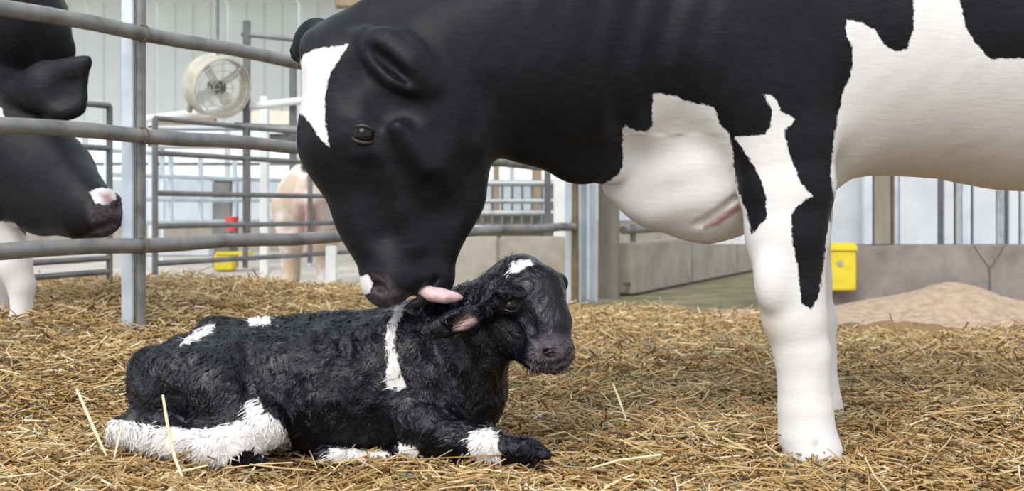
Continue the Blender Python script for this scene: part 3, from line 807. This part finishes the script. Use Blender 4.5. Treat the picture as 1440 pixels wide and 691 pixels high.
# ------------------------------------------------------------------ calf
calf = empty('calf', P(470, 640, 2.48), 'wet black newborn calf lying on the straw with a thin white shoulder stripe', 'calf')
K = Body(); Yk = 2.50
K.limb([(270,548,Yk,70,.9),(340,545,Yk,88,.95),(470,545,Yk,98,.95),(590,535,Yk,104,.85),(628,530,Yk-.02,86,.8)], k=.03)
K.limb([(300,470,Yk,14,1),(315,468,Yk,12,1)], k=.03)
K.limb([(255,490,Yk,16,.8),(300,466,Yk,14,.7),(400,462,Yk,12,.6),(560,444,Yk,12,.6)], k=.03)   # spine
K.blob((262,540,2.41), 78, 45, 62, rot=8, k=.03)              # haunch
K.blob((320,570,2.38), 58, 40, 62, rot=-30, k=.03)             # thigh to stifle
K.limb([(215,520,2.44,30,1),(225,560,2.40,36,1)], k=.03)
K.limb([(368,600,2.345,36,.8),(300,628,2.34,30,.8)], k=.025)
K.limb([(172,610,2.37,19,.9),(235,618,2.35,26,.9),(310,632,2.33,28,.9),(345,640,2.33,22,.9)], k=.02)  # shank with hock at left
K.limb([(225,585,2.38,26,.9),(172,606,2.37,18,.9)], k=.02)
K.limb([(330,646,2.325,11,1),(368,650,2.325,8,1)], k=.008)     # hoof
# belly folds / other leg under it
K.limb([(455,640,2.38,11,1),(545,645,2.37,9,1)], k=.01)
K.limb([(560,634,2.37,9,1),(600,640,2.36,9,1)], k=.01)
# shoulder, chest, neck
K.blob((600,540,2.42), 62, 34, 75, rot=-20, k=.03)
K.limb([(632,530,2.47,76,.75),(642,560,2.46,62,.8)], k=.03)
K.limb([(590,495,2.48,66,.7),(655,465,2.45,55,.75),(705,425,2.42,46,.8)], k=.035)
K.limb([(650,510,2.44,58,.7),(700,465,2.41,40,.75)], k=.03)
# head
K.limb([(732,402,2.42,45,.95),(748,415,2.40,45,.90)], k=.02)
K.limb([(752,418,2.39,42,.80),(766,455,2.36,35,.80),(776,490,2.34,28,.95)], k=.02)
K.limb([(712,440,2.41,40,.75),(738,478,2.38,27,.75),(764,505,2.35,17,.9)], k=.025)
K.blob((772,496,2.335), 36, 36, 27, rot=5, k=.015)
K.blob((752,503,2.33), 20, 26, 17, k=.015)
K.blob((716,424,2.345), 26, 16, 20, k=.02)                      # orbit
K.blob((712,412,2.33), 24, 9, 7, rot=10, k=.012)
K.blob((718,431,2.315), 14, 10, 10, k=.008, sub=True)
K.limb([(735,455,2.32,6,1),(752,485,2.30,5,1)], k=.02)
K.blob((743,450,2.315), 8, 10, 22, rot=-25, k=.02, sub=True)
K.pit(772, 498, 9, 16, 5, rot=25, k=.005)
K.pit(799, 500, 4, 12, 4, k=.005)
for q in range(8): K.pit(740+q*8, 508+6*math.sin(q/7*math.pi), 5, 6, 2, k=.006)
# ears
K.limb([(692,438,2.37,12,.8),(664,449,2.325,17,.55),(634,456,2.305,16,.5),(608,463,2.30,7,.5)], k=.012)
K.pit(648, 453, 26, 14, 8, rot=-12, k=.008)
K.limb([(765,392,2.46,14,.8),(780,400,2.50,15,.6),(783,415,2.53,8,.6)], k=.02)
# forelegs
K.limb([(590,590,2.38,38,.9),(625,612,2.36,30,1),(676,624,2.34,27,1),(690,628,2.33,25,1)], k=.02)
K.limb([(692,630,2.33,24,1),(722,634,2.31,18,1),(742,636,2.31,20,1),(766,642,2.30,12,1)], k=.012)
K.limb([(740,652,2.30,3,1),(775,655,2.30,3,1)], k=.006, sub=True)
KW = [
 [(120,585),(165,590),(205,597),(232,600),(262,604),(300,602),(330,594),(347,590),(344,572),(352,560),(362,562),(372,580),(386,588),(402,606),(412,630),(378,641),(350,634),(330,640),(318,652),(318,668),(120,680)],
 [(556,432),(568,430),(564,445),(556,458),(556,490),(560,515),(572,545),(552,550),(542,542),(545,515),(542,480),(545,458)],
 [(254,486),(262,474),(282,462),(303,452),(300,468),(282,476),(266,484)],
 [(348,446),(380,444),(382,456),(352,458)],
 [(660,608),(690,602),(700,612),(703,650),(664,648),(658,625)],
 [(465,630),(545,634),(560,660),(450,660)],[(562,624),(582,628),(600,650),(560,650)],
 [(714,382),(722,368),(745,365),(752,372),(738,376),(728,384)],
]
def calf_coat(V, px, py):
    w_ = multi_sd(px, py, KW); n_ = multi_sd(px, py, [[(745,480),(775,470),(815,478),(815,530),(750,530),(744,505)]])
    p_ = multi_sd(px, py, [[(640,452),(662,444),(668,452),(652,462),(640,462)]])
    near = V[:,1] < 2.6
    return {'white_sd': w_*.8, 'nose_sd': np.where(near, n_, 20), 'pink_sd': p_}
def calf_disp(V, Q):
    N = vnormals(V, Q); px = 720+F*V[:,0]/V[:,1]; py = HZ-F*(V[:,2]-CH)/V[:,1]
    headm = 1/(1+np.exp(-(px-690)/12))*(py < 540)
    # wet coat drawn into clumps
    a = wnoise(V*np.array([1,1,.6]), 42, 31, 2); b_ = wnoise(V, 90, 32, 1)
    d = (np.abs(a)*-.010+.003+b_*.0012)*(1-.65*headm)
    d = d+wnoise(V, 15, 33, 1)*.004*(1-headm)
    m = np.exp(-((px-640)/50)**2-((py-490)/60)**2)
    d = d+m*.006*np.sin((px*.8-py*.45)/5.5)          # neck wrinkles
    m2 = np.exp(-((px-350)/25)**2-((py-510)/60)**2)
    d = d-m2*.012
    return V+N*d[:,None]
calf_body = body_object('body', K, .0042, coat_material('wet_calf_coat', (.0015,.0015,.003), (.005,.006,.011), (.78,.74,.72), wet=True), calf, calf_coat, calf_disp)
add_eye(K, 718, 431, 12, calf, tilt=10)
far_eye(K, 752, 425, 11, calf)
def coat_tufts(name, body_o, parent, n, length, width, flow, seed, mask):
    me0 = body_o.data; nv = len(me0.vertices); V = np.empty(nv*3); me0.vertices.foreach_get('co', V); V = V.reshape(-1, 3)
    N = np.empty(nv*3, np.float32); me0.vertex_normals.foreach_get('vector', N); N = N.reshape(-1, 3).astype(float)
    r = np.random.default_rng(seed); keep = np.flatnonzero(mask(V, N)); ix = r.choice(keep, n)
    p_ = V[ix]+r.normal(0, .002, (n, 3)); nn = N[ix]
    fl_ = flow(p_)+r.normal(0, .22, (n, 3)); fl_ = fl_-nn*(fl_*nn).sum(1, keepdims=True); fl_ /= np.linalg.norm(fl_, axis=1, keepdims=True)+1e-9
    L = (length*(.6+.8*r.random(n)))[:,None]; sd = np.cross(nn, fl_); w_ = width/2
    A = p_-nn*.002-sd*w_; B_ = p_-nn*.002+sd*w_; C_ = p_+fl_*L*.5+nn*L*.07; E_ = p_+fl_*L+nn*L*.03+sd*r.normal(0, .15, (n,1))*L
    D1 = C_-sd*w_*.8; D2 = C_+sd*w_*.8
    VV = np.stack([A, B_, D2, D1, E_], 1).reshape(-1, 3); o = np.arange(n)[:,None]*5
    faces = np.concatenate([np.concatenate([o, o+1, o+2, o+3], 1).ravel(), np.concatenate([o+3, o+2, o+4], 1).ravel()])
    me = bpy.data.meshes.new(name); me.vertices.add(len(VV)); me.vertices.foreach_set('co', VV.astype(np.float32).ravel())
    me.loops.add(n*7); me.loops.foreach_set('vertex_index', faces.astype(np.int32)); me.polygons.add(2*n)
    me.polygons.foreach_set('loop_start', np.concatenate([np.arange(n)*4, n*4+np.arange(n)*3]).astype(np.int32))
    me.update(calc_edges=True)
    for key in ('white_sd', 'nose_sd', 'pink_sd'):
        v = np.empty(nv, np.float32); me0.attributes[key].data.foreach_get('value', v)
        a = me.attributes.new(key, 'FLOAT', 'POINT'); a.data.foreach_set('value', np.repeat(v[ix], 5))
    me.polygons.foreach_set('use_smooth', np.ones(2*n, bool))
    o_ = link_mesh(name, me, body_o.data.materials[0], parent); o_['kind'] = 'stuff'; return o_
def calf_flow(p_):
    v = np.stack([-.5+0*p_[:,0], 0*p_[:,0], -.8+0*p_[:,0]], 1)
    v[:,0] += .9*np.sin(p_[:,0]*23+2*np.sin(p_[:,2]*31)); v[:,2] += .6*np.sin(p_[:,2]*27+p_[:,0]*11)
    return v
coat_tufts('coat_tufts', calf_body, calf, 9000, .017, .0034, calf_flow, 5,
           lambda V, N: (N[:,1] < .3) & ~((V[:,0] > (725-720)/F*2.35) & (V[:,2] > .26)))

# ------------------------------------------------------------------ second cow behind the fence at the left
Y2 = 4.08
c2 = empty('cow', (-2.3, Y2, 0), 'black cow with a pink-spotted muzzle looking through the fence at left', 'cow')
D = Body()
YM = 3.84
D.limb([(-20,165,Y2,72,.75),(10,195,Y2,76,.7),(72,250,Y2-.09,60,.66),(122,288,YM+.03,40,.85)], k=.04)   # skull to muzzle
D.limb([(-20,245,Y2,62,.7),(60,290,Y2-.10,38,.7),(112,312,YM+.03,24,.9)], k=.04)    # jaw
D.blob((142,300,YM), 33, 30, 37, rot=40, k=.03)
D.pit(160, 291, 8, 14, 5, rot=40, k=.012)
for q in range(7): D.pit(160-q*8, 314+q*2.5, 7, 10, 3, rot=-15, k=.012)
D.limb([(30,130,Y2-.08,28,.8),(66,122,Y2-.14,36,.5),(88,140,Y2-.17,31,.42)], k=.02)  # near ear
D.limb([(84,108,Y2-.16,27,.42),(121,86,Y2-.18,9,.5)], k=.012)
D.limb([(118,92,Y2-.17,8,.5),(108,150,Y2-.17,12,.5)], k=.02)
D.pit(88, 130, 26, 10, 20, rot=-25, k=.03)
D.limb([(0,50,Y2+.05,45,.9),(60,50,Y2+.09,40,.5),(86,70,Y2+.12,22,.5)], k=.03)  # far ear / poll
D.limb([(-10,20,Y2+.05,95,.7),(-120,60,Y2+.05,125,.7),(-300,90,Y2+.1,140,.9)], k=.06)    # neck
D.limb([(35,25,Y2+.2,60,.8),(-60,0,Y2+.2,80,.8)], k=.05)
D.limb([(-300,110,Y2+.1,150,.9),(-500,110,Y2+.1,165,1.05),(-760,110,Y2+.1,160,1.0),(-830,70,Y2+.1,120,1)], k=.06)
D.limb([(-60,150,Y2+.05,80,.8),(-40,270,Y2+.1,60,.9),(-100,280,Y2+.1,80,.9),(-300,200,Y2+.1,110,.9)], k=.05)  # brisket
D.limb([(-5,300,Y2-.02,36,.8),(18,370,Y2-.02,25,.9),(30,400,Y2-.02,17,.9),(30,458,Y2-.02,15,1),(34,485,Y2-.02,20,1)], k=.03)
D.limb([(-30,300,Y2+.3,36,.8),(-14,370,Y2+.3,24,.9),(-6,400,Y2+.3,17,.9),(-6,450,Y2+.3,16,1),(-4,475,Y2+.3,20,1)], k=.03)
for yy in (Y2-.1, Y2+.3):
    D.limb([(-790,110,yy,90,.6),(-780,230,yy,50,.7),(-830,330,yy,30,.9),(-815,420,yy,22,1),(-805,490,yy,26,1)], k=.03)
DW = [[(-400,312),(-30,305),(20,315),(50,345),(60,700),(-900,700),(-900,380),(-400,260)], [(-20,150),(2,150),(6,166),(-20,172)]]
def cow2_coat(V, px, py):
    w_ = multi_sd(px, py, DW)
    w_ = np.where((py < 345) & (V[:,1] < Y2-.03) & (px > 40), 20, w_)
    n_ = multi_sd(px, py, [[(122,290),(150,262),(190,262),(190,345),(140,335),(128,318)]])
    spot = multi_sd(px, py, [[(126,270),(140,264),(162,266),(164,280),(150,288),(134,286)]])
    return {'white_sd': np.minimum(w_, spot), 'nose_sd': np.where(spot < 2, 20, n_), 'pink_sd': multi_sd(px, py, [[(138,272),(156,270),(160,284),(148,287)]])}
body_object('body', D, .011, coat_material('second_cow_coat', (.004,.004,.0055), (.012,.013,.017), (.80,.78,.77)), c2, cow2_coat,
            lambda V, Q: V+vnormals(V, Q)*(wnoise(V, 12, 41, 3)*.005)[:,None])
add_eye(D, 8, 176, 12, c2, tilt=-20)

# ------------------------------------------------------------------ pale cow far behind the gates, seen from the rear
Y3 = 7.9
c3 = empty('cow', P(425, 400, Y3), 'pale tan and white cow standing far behind the pen gate, seen from the rear', 'cow')
E = Body()
E.limb([(436,280,Y3,46,1.0),(438,283,Y3+.6,48,1.0),(440,288,Y3+1.0,40,1.0)], k=.05)
E.limb([(434,252,Y3,26,1),(438,252,Y3+1,22,1)], k=.05)
for x_ in (408, 456):
    E.limb([(x_,290,Y3,27,1),(x_+1,340,Y3-.02,17,1),(x_,372,Y3+.02,11,1),(x_,402,Y3,10,1),(x_,412,Y3-.03,12,1)], k=.03)
    E.limb([(x_+6,300,Y3+.9,20,1),(x_+6,345,Y3+.9,11,1),(x_+6,392,Y3+.9,8,1)], k=.03)
E.blob((431,318,Y3-.02), 18, 22, 20, k=.02)
E.limb([(434,250,Y3-.2,5,1),(432,330,Y3-.24,4,1),(432,355,Y3-.22,6,1)], k=.01)
E.limb([(444,262,Y3+1.1,24,1),(448,255,Y3+1.5,16,1),(453,285,Y3+1.65,9,1)], k=.04)
def cow3_coat(V, px, py):
    return {'white_sd': -multi_sd(px, py, [[(380,228),(395,228),(396,240),(382,240)],[(422,228),(440,232),(438,243),(424,242)]]),
            'nose_sd': np.full(len(px), 40.), 'pink_sd': multi_sd(px, py, [[(416,285),(448,285),(446,335),(418,335)]])}
body_object('body', E, .016, coat_material('pale_cow_coat', (.02,.018,.018), (.04,.035,.03), (.74,.68,.64), tan=(.55,.42,.32)), c3, cow3_coat)

# ------------------------------------------------------------------ single long stalks that stand out
def stalk(pts, r, label):
    m_ = MB().sweep([P(*p) for p in pts], [r*.8]+[r]*(len(pts)-2)+[r*.5], 7)
    o = m_.build('straw_stalk', stalk_m)
    return tag(o, label, 'straw stalk')
stalk_m = mottled('pale_stalk', [(.3,(.68,.55,.30)),(.7,(.85,.76,.52))], 20, .5, 0, .05)
stalk([(108,548,2.35),(122,580,2.3),(136,612,2.25),(150,642,2.22)], .0032, 'long pale straw stalk leaning left of the calf white hind leg')
stalk([(229,556,2.28),(236,600,2.25),(246,645,2.2),(264,690,2.16)], .0034, 'long pale straw stalk standing in front of the calf white hind leg')
stalk([(172,600,2.25),(166,622,2.23),(160,648,2.2)], .0026, 'short pale straw stalk at the very tip of the white hind leg')
stalk([(225,668,2.2),(262,662,2.19),(292,655,2.19)], .0026, 'pale straw stalk lying across below the calf hind leg')
stalk([(862,540,2.75),(872,566,2.72),(880,590,2.7)], .003, 'pale straw stalk standing between the calf and the foreleg')
stalk([(930,640,2.3),(870,648,2.28),(820,662,2.26)], .003, 'pale straw stalk lying right of the calf hooves')
